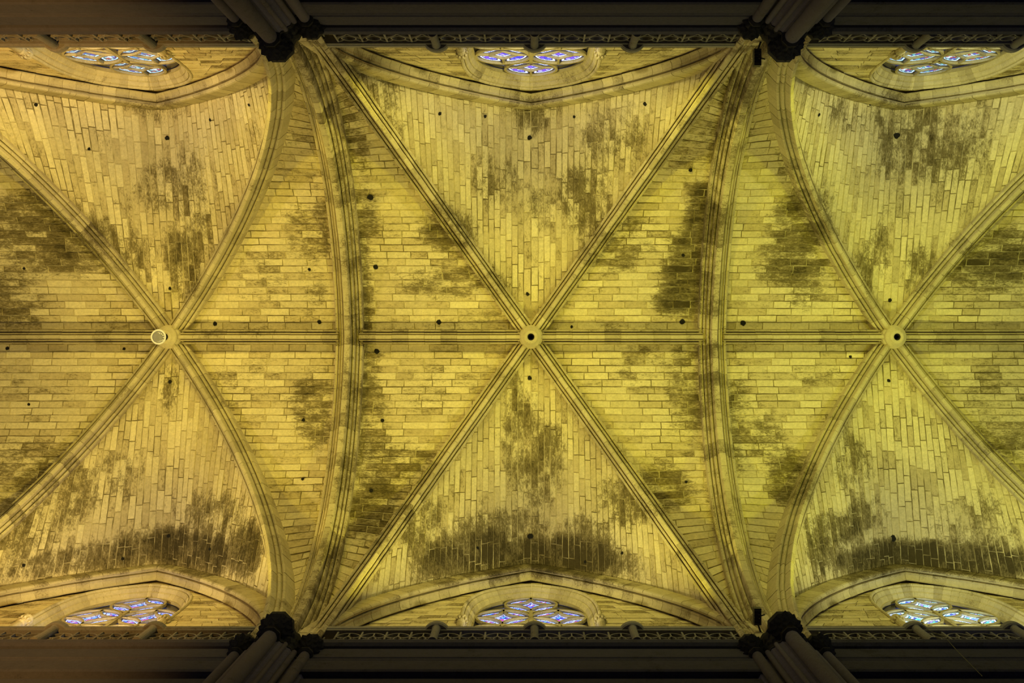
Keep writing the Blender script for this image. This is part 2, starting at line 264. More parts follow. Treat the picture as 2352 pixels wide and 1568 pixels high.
def vault_cell(kind, b, sx, sy):
    MW = M_WEB_SIDE if kind == 'side' else M_WEB_END
    c = CELLS[kind]
    def world(q, f, off):
        """q across the courses, f along them (0 at the diagonal rib); off metres into the room"""
        p, d = surf_frac(c, q, f)
        e = 1e-3
        qa = np.maximum(q - e, 0); qb = np.minimum(q + e, c['q1'] + .015)
        pa_, da_ = surf_frac(c, qa, f); pb_, db_ = surf_frac(c, qb, f)
        tq = np.stack([pb_ - pa_, qb - qa + (c['tilt'](qb) - c['tilt'](qa)) * (1 - f), db_ - da_], -1)
        pf0, df0 = surf_frac(c, q, np.clip(f - .01, 0, 1)); pf1, df1 = surf_frac(c, q, np.clip(f + .01, 0, 1))
        tf = np.stack([pf1 - pf0, -c['tilt'](q) * (np.clip(f + .01, 0, 1) - np.clip(f - .01, 0, 1)), df1 - df0], -1)
        n = np.cross(tf, tq); n /= np.maximum(np.linalg.norm(n, axis=-1, keepdims=True), 1e-9)
        n *= -np.sign(n[..., 2:3] + 1e-12)
        P = np.stack([p, q + c['tilt'](q) * (1 - f), d], -1) + n * off[..., None]
        X, Y = (P[..., 0], P[..., 1]) if kind == 'side' else (P[..., 1], P[..., 0])
        return np.stack([b * BAY + sx * X, sy * Y, P[..., 2] + EYE], -1)
    def frac(q, p): lo = c['lo'](q); return np.clip((p - lo) / np.maximum(c['hi'](q) - lo, 1e-4), 0, 1)
    # courses of equal height along the boundary curve
    qs = np.linspace(0, c['q1'], 3000); L = np.r_[0, np.cumsum(np.hypot(np.diff(qs), np.diff(c['db'](qs))))]
    n = int(L[-1] / .245); cq = np.interp(np.linspace(0, L[-1], n + 1), L, qs)
    # mortar bed
    fq = np.unique(np.r_[cq, (cq[1:] + cq[:-1]) / 2]); ff = np.linspace(0, 1, 15)
    Q, Fm = np.meshgrid(fq, ff, indexing='ij')
    V = world(Q.ravel(), Fm.ravel(), np.zeros(Q.size)); m = len(ff)
    Fc = [(i * m + j, i * m + j + 1, (i + 1) * m + j + 1, (i + 1) * m + j) for i in range(len(fq) - 1) for j in range(m - 1)]
    cell = obj('ceiling', V, Fc, M_MORTAR if abs(b) < 2 else MW, None, False, stain_shade(V)); tag(cell, kind='structure')
    if abs(b) > 1: return cell      # neighbouring bays, outside the picture: plain surface only
    stones = []
    for i in range(n):
        q0, q1 = cq[i], cq[i + 1]; qm = (q0 + q1) / 2
        length = float(c['hi'](np.array([qm]))[0] - c['lo'](np.array([qm]))[0])
        true = float(c['hi'](np.array([qm]))[0] - c['lo'](np.array([q0]))[0]); top = float(c['hi'](np.array([qm]))[0])
        if length < .06: continue
        g = .017 * (q1 - q0) / .245
        x = true                                        # lay from the arch towards the rib
        first = random.uniform(.25, .9)
        while x > .03:
            l = first if x == true else random.uniform(.55, 1.0)
            x0 = max(0, x - l)
            if x0 < .18: x0 = 0
            if x - x0 > .05: stones.append((q0 + g, q1 - g, top - true + x0 + .015, top - true + x - .015, x - x0))
            x = x0
    stones.sort(key=lambda s: -s[4] * (s[1] - s[0]))
    segs = [max(1, min(4, round(s[4] / .24))) for s in stones]
    Qa, Fa, Oa = [], [], []
    for s, k in zip(stones, segs):
        q0, q1, f0, f1, _ = s
        j = [random.uniform(-.006, .006) for _ in range(4)]; up = random.uniform(.010, .026)
        jt = random.uniform(-.008, .008); fs = np.linspace(f0, f1, k + 1); ta = q0 + j[0] + RNG.uniform(-.007, .007, k + 1); ta = np.maximum(ta, .004); tb = q1 + j[1] + RNG.uniform(-.007, .007, k + 1)
        fa = frac(np.clip(ta, 0, c['q1']), fs + jt); fb = frac(np.clip(tb, 0, c['q1']), fs - jt); Qa += [ta, tb, ta, tb]; Fa += [fa, fb, fa, fb]
        Oa += [fs * 0 + up + j[2] * .5, fs * 0 + up + j[3] * .5, fs * 0 - .02, fs * 0 - .02]
    P = world(np.clip(np.concatenate(Qa), 0, c['q1']), np.concatenate(Fa), np.concatenate(Oa))
    S = stain_shade(P)
    at = 0; rest_V, rest_F, rest_S = [], [], []
    for idx, k in enumerate(segs):
        w_ = k + 1; V = P[at:at + 4 * w_]; s_ = S[at:at + 4 * w_]; at += 4 * w_
        Fc = []
        for i in range(k):
            Fc += [(i, i + 1, w_ + i + 1, w_ + i), (i, i + 1, 2 * w_ + i + 1, 2 * w_ + i), (w_ + i, w_ + i + 1, 3 * w_ + i + 1, 3 * w_ + i)]
        Fc += [(0, w_, 3 * w_, 2 * w_), (k, w_ + k, 3 * w_ + k, 2 * w_ + k)]
        if idx < 300: obj('stone', V, Fc, MW, cell, False, s_)
        else:
            rest_F += [tuple(i + len(rest_V) for i in f) for f in Fc]; rest_V += V.tolist(); rest_S += s_.tolist()
    if rest_V: tag(obj('small_stones', rest_V, rest_F, MW, cell, False, rest_S), kind='stuff')
    return cell
CELL_OBJ = {}
for b in (-2, -1, 0, 1, 2):
    for sx in (-1, 1):
        for sy in (-1, 1):
            for kind in ('side', 'end'):
                CELL_OBJ[kind, b, sx, sy] = vault_cell(kind, b, sx, sy)
def web_at(x, y):
    b = max(-1, min(1, round(x / BAY))); u = abs(x - b * BAY); v = abs(y)
    kind = 'side' if u > K * v else 'end'; c = CELLS[kind]
    q, p = (v, u) if kind == 'side' else (u, v)
    d = float(surf(c, np.array([q]), np.array([p]))[0])
    return d, CELL_OBJ[kind, b, 1 if x > b * BAY else -1, 1 if y > 0 else -1]
# putlog holes: flat black discs painted for the dark inside
for x, y, r in HOLES:
    d, cell = web_at(x, y); e = .05
    gx = (web_at(x + e, y)[0] - web_at(x - e, y)[0]) / (2 * e); gy = (web_at(x, y + e)[0] - web_at(x, y - e)[0]) / (2 * e)
    n = Vector((gx, gy, -1)).normalized(); u = n.orthogonal().normalized(); v = n.cross(u)
    c0 = Vector((x, y, d + EYE)); V = []; Fc = []; r = max(r * .72, .05)
    J = [random.uniform(.8, 1.15) for _ in range(10)]
    for rr, off in ((1.0, .034), (.98, .026), (.75, .0)):
        for i in range(10):
            a = 2 * math.pi * i / 10; V.append(c0 + n * off + (u * math.cos(a) + v * math.sin(a)) * (r * rr * J[i]))
    for j in range(2):
        for i in range(10): k = (i + 1) % 10; Fc.append((j * 10 + i, j * 10 + k, j * 10 + 10 + k, j * 10 + 10 + i))
    Fc.append(tuple(range(20, 30))); Fc.append(tuple(range(0, 10)))
    obj('putlog_hole', [tuple(p) for p in V], Fc, M_HOLE, cell)

# ------------------------------------------------------------------ ribs: a moulded profile swept along a curve, cut into voussoirs
def resample(C, n):
    s = np.r_[0, np.cumsum(np.linalg.norm(np.diff(C, axis=0), axis=1))]
    t = np.linspace(0, s[-1], n); return np.stack([np.interp(t, s, C[:, i]) for i in range(3)], -1), s[-1]
def sweep_rows(C, lat, prof, inward_z=-1):
    """C: N points, lat: lateral unit vector, prof: (a, b) with b outwards from the soffit"""
    T = np.gradient(C, axis=0); T /= np.linalg.norm(T, axis=1)[:, None]
    n = np.cross(lat, T); n /= np.linalg.norm(n, axis=1)[:, None]
    mid = C.mean(0)
    chord = (C[0] + C[-1]) / 2
    if np.dot(n[len(n) // 2], C[len(C) // 2] - chord) < 0: n = -n
    pr = np.array(prof)
    return C[:, None, :] + pr[None, :, 0, None] * lat[None, None, :] + pr[None, :, 1, None] * n[:, None, :]
def sweep_faces(nr, m, caps=True):
    Fc = [(i * m + j, i * m + j + 1, (i + 1) * m + j + 1, (i + 1) * m + j) for i in range(nr - 1) for j in range(m - 1)]
    if caps: Fc += [tuple(range(m)), tuple((nr - 1) * m + j for j in range(m))]
    return Fc
def rib(name, C, lat, prof, vlen, parent=None, gap=.012, darken=None, mitre=None):
    """mortar core as the thing's own mesh, voussoirs as its parts"""
    C = np.array(C, dtype=float); lat = np.array(lat, dtype=float); lat /= np.linalg.norm(lat)
    _, L = resample(C, 2); n = max(2, int(round(L / vlen)))
    sub = 2
    D, _ = resample(C, n * sub + 1)
    core = [(a * .95, b + .014) for a, b in prof]
    def cut(A):
        if mitre is not None:
            for i, j in ((0, 1), (-1, -2)):
                if abs(D[i][0] - mitre) < 1e-3:
                    t = D[i] - D[j]; A[i] += ((mitre - A[i][:, 0]) / t[0])[:, None] * t[None, :]
        return A
    V = cut(sweep_rows(D, lat, core)); m = len(prof)
    V2 = V.reshape(-1, 3)
    sf = (lambda P: np.maximum(stain_shade(P), darken(P))) if darken else stain_shade
    root = obj(name, V2, sweep_faces(len(D), m), M_JOINT, parent, False, sf(V2))
    R = cut(sweep_rows(D, lat, prof))
    for i in range(n):
        A = R[i * sub:i * sub + sub + 1].copy()
        t = A[-1] - A[0]; l = np.linalg.norm(t, axis=-1, keepdims=True); t = t / np.maximum(l, 1e-6)
        gj = np.minimum(gap * random.uniform(.5, 1.5), l * .2) / 2
        A[0] += t * gj; A[-1] -= t * gj
        A += np.array([random.uniform(-.005, .005) for _ in range(3)])
        V = A.reshape(-1, 3)
        obj('voussoir', V, sweep_faces(sub + 1, m), M_RIB, root, False, sf(V))
    return root
def mirror(half): return [(-a, b) for a, b in half] + [(a, b) for a, b in reversed(half)]
P_ARCH = mirror([(.46, .95), (.46, .44), (.435, .40), (.385, .40), (.37, .50), (.345, .50), (.325, .36), (.29, .32), (.255, .36), (.24, .40), (.225, .24), (.20, .20), (.165, .20), (.15, .30), (.128, .28), (.11, .05), (.085, 0)])
P_DIAG = mirror([(.29, .80), (.29, .33), (.265, .29), (.225, .29), (.212, .40), (.188, .40), (.175, .24), (.15, .20), (.115, .20), (.105, .28), (.085, .26), (.07, .03), (.05, 0)])
P_RIDGE = mirror([(.24, .75), (.24, .31), (.215, .27), (.18, .27), (.168, .38), (.145, .38), (.132, .2), (.10, .16), (.075, .22), (.06, .03), (.04, 0)])
WHERE = {-1: 'left', 0: 'centre', 1: 'right'}
BOSS = {-1: 'the keystone hidden by the silver disc', 0: 'the middle keystone', 1: 'the right keystone'}
for x in (-6.11, 6.11):
    y = np.linspace(0, 7.35, 200); d = 25.75 + np.sqrt(np.clip(8.36 ** 2 - (y + 1.01) ** 2, 0, None))
    half = np.r_[np.c_[y * 0 + x, y, d + EYE], [[x, 7.35, 25.0 + EYE]]]
    C = np.r_[half[::-1] * [1, -1, 1], half[1:]]
    D, L = resample(C, 400)
    def darken(P, x=x):
        a = P[:, 0] - x; low = np.clip((30.0 + EYE - P[:, 2]) / 4, 0, 1) * np.where(P[:, 1] < 0, 1.15 if x < 0 else .8, .75 if x < 0 else .15)  # little light reaches the arch feet: painted darker towards the capitals
        return np.maximum(low, np.where((a > .02) if -7 < x < 0 else (a < .12), np.where(P[:, 1] < 1.5, .62, .62 if x < 0 else .25), .12))  # one face coloured darker than the other
    rib_o = rib('transverse_arch', D, (1, 0, 0), P_ARCH, .47, darken=darken)
    tag(rib_o, 'broad moulded stone arch across the nave, ' + (('between the disc keystone bay and the middle bay' if x < 0 else 'between the middle bay and the right bay')), 'arch', 'arches across the nave')
for b in (-1, 0, 1):
    for sx in (-1, 1):
        for sy in (-1, 1):
            r = np.sin(np.linspace(.034, math.pi / 2, 120)) * 9.073
            d = 25.5 + 8.9 * np.sqrt(1 - (r / 9.073) ** 2)
            C = np.c_[b * BAY + sx * r * 5.25 / 9.073, sy * r * 7.4 / 9.073, d + EYE]
            C = np.r_[C, [[b * BAY + sx * 5.25, sy * 7.4, 24.9 + EYE]]]
            dirv = np.array([sx * 5.25, sy * 7.4, 0]) / 9.073; lat = (-dirv[1], dirv[0], 0)
            o = rib('diagonal_rib', C, lat, P_DIAG, .45, darken=lambda P: np.clip((28.2 + EYE - P[:, 2]) / 3, 0, 1) * .7)  # shade near the capitals painted into the rib feet
            tag(o, 'diagonal stone rib running %s-%s from %s' % ('up' if sy < 0 else 'down', 'left' if sx < 0 else 'right', BOSS[b]), 'rib', 'diagonal ribs of the vault')
        xs = np.linspace(.3, 5.75, 30)
        dz = 35.02 + (34.75 - 35.02) * xs / 6.11 - .62
        C = np.c_[b * BAY + sx * xs, xs * 0, dz + EYE + .05 * np.sin(xs / 6.11 * math.pi)]
        o = rib('ridge_rib', C, (0, 1, 0), P_RIDGE, .55)
        tag(o, 'straight ridge rib along the crown, %s of %s' % ('left' if sx < 0 else 'right', BOSS[b]), 'rib', 'ridge ribs along the crown')
# wall ribs with a deep groove against the wall
P_WALL = [(0, .60), (0, .24), (.055, .24), (.07, .02), (.10, 0), (.16, .05), (.25, .075), (.32, .06), (.335, .20), (.365, .20), (.38, .10), (.41, .065), (.45, .05), (.49, .08), (.51, .13), (.51, .60)]
for b in (-1, 0, 1):
    for s in (-1, 1):
        A = WALL_ARCH
        C = np.r_[np.c_[b * BAY - A[::-1, 0], A[::-1, 0] * 0 + s * YW, A[::-1, 1] + EYE], np.c_[b * BAY + A[1:, 0], A[1:, 0] * 0 + s * YW, A[1:, 1] + EYE]]
        halfL = C[:80][::-1]; halfR = C[79:]
        root = empty('wall_rib', (b * BAY, s * YW, 33.35 + EYE))
        for h in (halfL, halfR):
            D, L = resample(h, 100)
            V = None
            core = rib('rib_core', D, (0, -s, 0), P_WALL, .40, mitre=b * BAY)
            # lift the voussoirs to be parts of the wall rib itself
            core.parent = root; core.location = Vector(WLOC[core.name]) - Vector(WLOC[root.name])
        tag(root, 'pointed wall rib framing the %s wall of the %s bay' % ('upper' if s < 0 else 'lower', WHERE[b]), 'rib', 'wall ribs over the windows')

# ------------------------------------------------------------------ keystones
for b in (-1, 0, 1):
    x = b * BAY; z = 34.12 + EYE
    root = empty('keystone', (x, 0, z))
    m = MB(); m.lathe((x, 0), [(.05, z + .9), (.40, z + .88), (.40, z + .36), (.37, z + .32), (.33, z + .30), (.36, z + .24), (.36, z + .17), (.32, z + .12), (.27, z + .10), (.24, z + .03), (.20, z), (.13, z), (.115, z + .03), (.11, z + .22)], 28, cap=False)
    m.build('boss', M_RIB, root, True, True)
    m = MB(); m.lathe((x, 0), [(.112, z + .2), (.112, z + .06), (.10, z + .045), (.085, z + .06), (.08, z + .2), (.0, z + .2)], 20, cap=False)
    m.build('hole_sleeve', M_HOLE, root)
    tag(root, {-1: 'round carved keystone half hidden behind the silver disc', 0: 'round keystone with a small dark hole, middle of the vault', 1: 'darker round keystone with a wide hole, middle of the right bay'}[b], 'keystone')
# hanging disc under the left keystone
x, z = -12.17, 33.45 + EYE
root = empty('hanging_disc', (x, 0, z))
m = MB(); m.lathe((x, 0), [(.19, z + .03), (.235, z + .04), (.255, z + .01), (.245, z - .03), (.215, z - .04), (.195, z - .02)], 32, cap=False); m.build('rim', M_PALE, root, True)
m = MB(); m.lathe((x, 0), [(.215, z + .03), (.20, z - .012), (.12, z - .045), (.0, z - .055)], 32, cap=False); m.build('glass_face', plain('mirror_glass', (.30, .29, .31), .15), root, True)
m = MB()
for i in range(9):
    a = 2.6 + i * .55; rr = .06 + .012 * i
    if math.cos(a) > -.4: m.lathe((x + rr * math.cos(a) + .05, rr * math.sin(a)), [(.012, z - .05), (.022, z - .062), (.012, z - .074)], 8)
m.build('glint_beads', M_PALE, root)  # pale beads painted as the sparkle on one half
m = MB(); m.lathe((x, 0), [(.012, z + .02), (.012, z + .95)], 8); m.build('hanger_rod', M_BLACK, root)
tag(root, 'silver rimmed round disc hanging below the left keystone', 'pendant')

# ------------------------------------------------------------------ clerestory walls, windows
HOOD = np.r_[[[2.03, 25.6]], [[2.03, 27.5]], bez(np.linspace(0, 1, 30), [(2.03, 29.8), (2.05, 31.8), (1.5, 32.5), (0, 33.02)])]
INNER = np.r_[[[1.70, 25.6]], [[1.70, 27.5]], bez(np.linspace(0, 1, 30), [(1.70, 29.8), (1.72, 31.6), (1.22, 32.3), (0, 32.74)])]
def hood_x(d): return np.interp(-np.asarray(d), -HOOD[::-1, 1], HOOD[::-1, 0], right=2.03, left=0.0)
def wall(b, s):
    x0 = b * BAY
    xs = np.unique(np.r_[np.linspace(-6.0, 6.0, 61), np.linspace(-1.98, 1.98, 45)])
    top = np.interp(np.abs(xs), HOOD[::-1, 0][:-2], HOOD[::-1, 1][:-2])
    V = []; Fc = []
    y = s * (YW + .02)
    def quad(xa, xb, a0, a1, b0, b1):
        n = len(V); V.extend([(x0 + xa, y, a0 + EYE), (x0 + xb, y, b0 + EYE), (x0 + xb, y, b1 + EYE), (x0 + xa, y, a1 + EYE)]); Fc.append((n, n + 1, n + 2, n + 3))
    for i in range(len(xs) - 1):
        xa, xb = xs[i], xs[i + 1]
        if max(abs(xa), abs(xb)) <= 1.99:
            quad(xa, xb, top[i] - .05, 35, top[i + 1] - .05, 35); quad(xa, xb, 20, 25.6, 20, 25.6)
        else: quad(xa, xb, 20, 35, 20, 35)
    w_ = obj('wall_upper' if s < 0 else 'wall_lower', V, Fc, M_MORTAR); tag(w_, kind='structure')
    h = .27; d = 26.4
    while d < 33.2:
        d1 = min(d + h, 33.2); dm = (d + d1) / 2
        for sg in (-1, 1):
            lo = [float(hood_x(t)) for t in (d, d1)]; hi = [float(wall_arch_x(t)) + .1 for t in (d, d1)]
            a = 0.0; span = (hi[0] + hi[1] - lo[0] - lo[1]) / 2
            first = True
            while a < span - .1:
                l = random.uniform(.55, 1.05) * (random.uniform(.3, 1) if first else 1); first = False
                e = min(span, a + l)
                if span - e < .2: e = span
                fa, fe = a / span, e / span
                g = .010
                c = [(lo[0] + (hi[0] - lo[0]) * fa + g, d + g), (lo[0] + (hi[0] - lo[0]) * fe - g, d + g), (lo[1] + (hi[1] - lo[1]) * fe - g, d1 - g), (lo[1] + (hi[1] - lo[1]) * fa + g, d1 - g)]
                up = random.uniform(.004, .022)
                P = [(x0 + sg * cx, s * (YW - up + random.uniform(-.003, .003)), cz + EYE) for cx, cz in c] + [(x0 + sg * cx, s * (YW + .03), cz + EYE) for cx, cz in c]
                obj('stone', P, [(0, 1, 2, 3), (0, 1, 5, 4), (1, 2, 6, 5), (2, 3, 7, 6), (3, 0, 4, 7)], M_WALL, w_, False, np.full(8, .25))
                a = e
        d = d1
    for hx, hz in ((-4.6, 29.5), (-2.75, 32.0), (2.75, 32.0), (4.0, 29.4)):
        if hz < 30:
            pass
        m = MB(); m.lathe((x0 + hx, s * (YW - .05)), [(.03, hz + EYE), (.05, hz + .03 + EYE), (.05, hz + .16 + EYE), (.03, hz + .2 + EYE)], 8); m.build('iron_peg', M_BLACK, w_)
    return w_
def pane(name, outline, centre, y, mat, parent):
    """fan of rings so that 'edge' runs from 0 at the lead to 1 at the middle"""
    O = np.array(outline); c = np.array(centre); n = len(O); V = []; E = []; Fc = []
    for f in (0, .13, .28, .5, 1.0):
        R = O + (c - O) * f
        V += [(p[0], y, p[1]) for p in R]; E += [f] * n
    for j in range(4):
        for i in range(n):
            k = (i + 1) % n; Fc.append((j * n + i, j * n + k, (j + 1) * n + k, (j + 1) * n + i))
    return obj(name, V, Fc, mat, parent, edge=E)
WN = 0
def window(b, s, mat, four):
    global WN; WN += 1
    x0 = b * BAY
    root = empty('window_%d' % WN, (x0, s * 8.3, 29 + EYE)); tag(root, kind='structure')
    rows = [(0, .02), (0, -.03), (.07, -.06), (.2, -.05), (.27, -.01), (.29, .04), (.34, .04), (.36, .01), (.46, .03), (.58, .10), (.62, .16), (.67, .15), (.8, .18), (1, .32)]
    def loft(h0, i0):
        return np.array([[(x0 + h[0] + (i[0] - h[0]) * f, s * (YW + off), h[1] + (i[1] - h[1]) * f + EYE) for f, off in rows] for h, i in zip(h0, i0)])
    for sg in (-1, 1):
        Hh = HOOD * [sg, 1]; Ii = INNER * [sg, 1]
        G = loft(Hh, Ii); m = len(rows)
        cr = G.copy(); cr[..., 1] += s * .015
        obj('window_frame', cr.reshape(-1, 3), sweep_faces(len(G), m, False), M_JOINT, root, False, np.zeros(G.size // 3))
        # moulded stones of the window arch
        cuts = np.r_[[0, 1, 1.5], np.arange(2, len(HOOD) - 1, 2.2), [len(HOOD) - 1]]
        idx = np.arange(len(HOOD))
        for a, e in zip(cuts[:-1], cuts[1:]):
            t = np.linspace(a, e, 3)
            def at(A): return np.stack([np.interp(t, idx, A[:, 0]), np.interp(t, idx, A[:, 1])], -1)
            B = loft(at(Hh), at(Ii)); dv = B[-1] - B[0]; l = np.linalg.norm(dv, axis=-1, keepdims=True); dv = dv / np.maximum(l, 1e-6)
            B[0] += dv * np.minimum(.008, l * .2); B[-1] -= dv * np.minimum(.008, l * .2)
            obj('voussoir', B.reshape(-1, 3), sweep_faces(3, m), M_RIB, root, False, np.full(B.size // 3, .02))
        # little jamb colonnette with a leafy capital
        mb = MB(); cx = x0 + sg * 1.95
        mb.lathe((cx, s * (YW - .05)), [(.10, 26 + EYE), (.10, 28.35 + EYE), (.13, 28.4 + EYE), (.10, 28.45 + EYE), (.17, 28.75 + EYE), (.17, 28.82 + EYE), (.10, 28.9 + EYE)], 12)
        for i in range(10):
            an = 2 * math.pi * i / 10; mb.lathe((cx + .15 * math.cos(an), s * (YW - .05) + .15 * math.sin(an)), [(.01, 28.52 + EYE), (.04, 28.6 + EYE), (.035, 28.68 + EYE), (.01, 28.72 + EYE)], 6)
        mb.build('jamb_shaft', M_RIB, root)
    yt = s * 8.36; r = .80
    C = [(-.83, 30.46), (.83, 30.46), (0, 31.88)]
    tr = MB()
    nb = 10
    def bar(pts, w_=.05, dpt=.11): tr.tube([(x0 + p[0], yt, p[-1] + EYE) for p in pts], w_, 4, dpt)
    for cx, cz in C:
        tr.tube([(x0 + p[0], yt, p[2] + EYE) for p in arc(cx, cz, r, 0, 360, 28)[:-1]], .05, 4, .065, closed=True)
    for hx in (-1.245, -.415, .415, 1.245):
        bar(arc(hx, 29.2, .41, 0, 180, 10), .05, .07)
    for mx in (-.83, .83): bar([(mx, 0, 25.6), (mx, 0, 29.7)], .05, .075)
    bar([(0, 0, 25.6), (0, 0, 31.1)], .075, .09)
    bar([(q[0], 0, q[1]) for q in INNER], .05, .075); bar([(-q[0], 0, q[1]) for q in INNER], .05, .075)
    panes = []
    for ci, (cx, cz) in enumerate(C):
        if not four:      # three lobes round a solid middle
            D4 = [(cx, cz + .30), (cx + .42, cz - .10), (cx, cz - .52), (cx - .42, cz - .10)]
            for p, q in zip(D4, D4[1:] + D4[:1]): bar([(p[0], 0, p[1]), ((p[0] + q[0]) / 2 * .97 + cx * .03, 0, (p[1] + q[1]) / 2 * .97 + (cz - .1) * .03), (q[0], 0, q[1])], .035, .055)
            bar([(cx, 0, cz + .30), (cx, 0, cz + r)], .045, .06)
            panes.append((D4, (cx, cz - .10), mat))
            for e in (-1, 1):
                bar([(cx + e * .42, 0, cz - .10), (cx + e * r, 0, cz - .16)], .04, .055)
                ol = [(cx + e * r * .95 * math.cos(math.radians(t)), cz + r * .95 * math.sin(math.radians(t))) for t in np.linspace(-6, 86, 12)] + [(cx + e * .05, cz + .34), (cx + e * .42, cz - .04)]
                panes.append((ol, (cx + e * .42, cz + .34), mat))
                ol = [(cx + e * r * .95 * math.cos(math.radians(t)), cz + r * .95 * math.sin(math.radians(t))) for t in np.linspace(-86, -16, 10)] + [(cx + e * .44, cz - .18), (cx + e * .05, cz - .54)]
                panes.append((ol, (cx + e * .45, cz - .46), mat))
        else:             # four blades round a concave diamond
            arcs = []
            for a in (45, 135, 225, 315):
                e = math.radians(a); qx, qz = cx + r * 1.42 * math.cos(e), cz + r * 1.42 * math.sin(e)
                A = [(p[0], p[2]) for p in arc(qx, qz, r * 1.02, a + 180 - 43, a + 180 + 43, 8)]
                bar([(p[0], 0, p[1]) for p in A], .045, .065); arcs.append(A)
                ol = [(cx + r * .95 * math.cos(math.radians(t)), cz + r * .95 * math.sin(math.radians(t))) for t in np.linspace(a - 42, a + 42, 10)] + A[::1]
                panes.append((ol, (cx + .62 * math.cos(e), cz + .62 * math.sin(e)), mat))
            ol = []
            for a, A in zip((45, 135, 225, 315), arcs): ol += A[::-1]
            panes.append((ol, (cx, cz), mat))
    for hx in (-1.245, -.415, .415, 1.245):
        ol = [(hx - .38, 26.0), (hx + .38, 26.0)] + [(p[0], p[2]) for p in arc(hx, 29.2, .38, 0, 180, 10)]
        panes.append((ol, (hx, 28.4), mat))
    tr.build('tracery', M_RIB, root, False)
    for ol, c, mt in panes:
        pane('pane', [(x0 + p[0], p[1] + EYE) for p in ol], (x0 + c[0], c[1] + EYE), s * 8.395, mt, root)
    ol = [(x0 + p[0], p[1] + EYE) for p in INNER] + [(x0 - p[0], p[1] + EYE) for p in INNER[::-1][1:]]
    pane('spandrel_glass', ol, (x0, 29.5 + EYE), s * 8.43, DARKGLASS, root)
GL = {(-1, -1): (TEAL, False), (0, -1): (BLUE, False), (1, -1): (TEAL, False), (-1, 1): (VIOLET, True), (0, 1): (VIOLET, True), (1, 1): (CYAN, True)}
for b in (-1, 0, 1):
    for s in (-1, 1):
        wall(b, s); window(b, s, *GL[b, s])
for b in (-2, 2):
    for s in (-1, 1):
        m = MB(); m.box((b * BAY - 6.1, min(s * 8.0, s * 8.3), 20 + EYE), (b * BAY + 6.1, max(s * 8.0, s * 8.3), 35 + EYE)); tag(m.build('wall_upper' if s < 0 else 'wall_lower', M_WALL), kind='structure')

# ------------------------------------------------------------------ arcade wall with cornice below the balustrade
G = 1.05
def extrude_x(prof, x0, x1, s, name, mat, parent=None):
    xs = np.linspace(x0, x1, 12); V = [(x, s * y * G, d * G + EYE) for x in xs for y, d in prof]
    return obj(name, V, sweep_faces(len(xs), len(prof)), mat, parent)
CORN = [(7.8, 23.78), (7.02, 23.78), (7.0, 23.72), (7.03, 23.58), (7.10, 23.52), (7.20, 23.50), (7.20, 23.44), (7.13, 23.42), (7.13, 22.82), (7.16, 22.78), (7.24, 22.77), (7.24, 22.70), (7.12, 22.68), (7.10, 22.6), (7.12, 22.52), (7.12, 21.95), (7.15, 21.88), (7.30, 21.85), (7.30, 21.72), (7.24, 21.7), (7.24, -1.52), (7.8, -1.52)]
for b in (-2, -1, 0, 1, 2):
    for s in (-1, 1):
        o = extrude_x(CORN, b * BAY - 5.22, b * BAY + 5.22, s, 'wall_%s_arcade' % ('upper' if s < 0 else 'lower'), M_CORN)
        tag(o, kind='structure')
# nave floor
m = MB(); m.box((-40, -12, -.3), (40, 12, 0)); tag(m.build('floor', M_FLOOR), kind='structure')

# ------------------------------------------------------------------ balustrades
def panel_mesh(upper, s):
    m = MB(); W = .605; z0, z1 = 23.78, 24.80
    H = z1 - z0
    def bar(pts, r=.022, dp=.05): m.tube([(p[0], 0, p[-1]) for p in pts], r, 4, dp)
    bar([(-W / 2, 0, 0), (-W / 2, 0, H)], .03, .06)
    if upper:          # two pointed lights under a circle
        bar([(0, 0, 0), (0, 0, .42)])
        bar([(0, 0, .42), (-.07, 0, .52), (-.16, 0, .60), (-W / 2, 0, .66)]); bar([(0, 0, .42), (.07, 0, .52), (.16, 0, .60), (W / 2, 0, .66)])
        m.tube([(p[0], 0, p[2]) for p in arc(0, .76, .175, 0, 360, 16)[:-1]], .022, 4, .05, closed=True)
        for e in (-1, 1): bar([(e * .15, 0, .88), (e * .22, 0, .97), (e * .30, 0, 1.0)], .02); bar([(e * .16, 0, .66), (e * .25, 0, .72), (e * .30, 0, .80)], .02)
        for e in (-1, 1):
            bar([(e * .30, 0, .36), (e * .2, 0, .38)], .02); bar([(e * .02, 0, .30), (e * .1, 0, .34)], .02)
    else:              # four lobes round a little diamond
        bar([(0, 0, 0), (0, 0, .34)])
        for e in (-1, 1):
            bar(arc(e * .15, .30, .15, 0, 180, 8)); bar(arc(e * .15, .72, .15, 180, 360, 8))
            bar(arc(0, .62, .30, 0, 180, 12), .024)
            bar([(e * .30, 0, .62), (e * .14, 0, .53)], .02)
        bar([(0, 0, .34), (-.10, 0, .50), (0, 0, .68), (.10, 0, .50), (0, 0, .34)], .02); bar([(0, 0, .68), (0, 0, .92)])
    V = np.array(m.V)
    return mesh('tracery_panel', V, m.F, M_BAL)
PANEL = {-1: panel_mesh(True, -1), 1: panel_mesh(False, 1)}
mp = MB(); mp.lathe((0, 0), [(.125, 0), (.125, .12), (.10, .16), (.10, 1.0), (.12, 1.05), (.13, 1.16)], 16); POST = mesh('post', np.array(mp.V), mp.F, M_BAL, False)
mp = MB(); mp.lathe((0, 0), [(.34, 0), (.375, .04), (.375, .2), (.35, .22)], 28); DISC = mesh('post_cap', np.array(mp.V), mp.F, M_BAL, False)
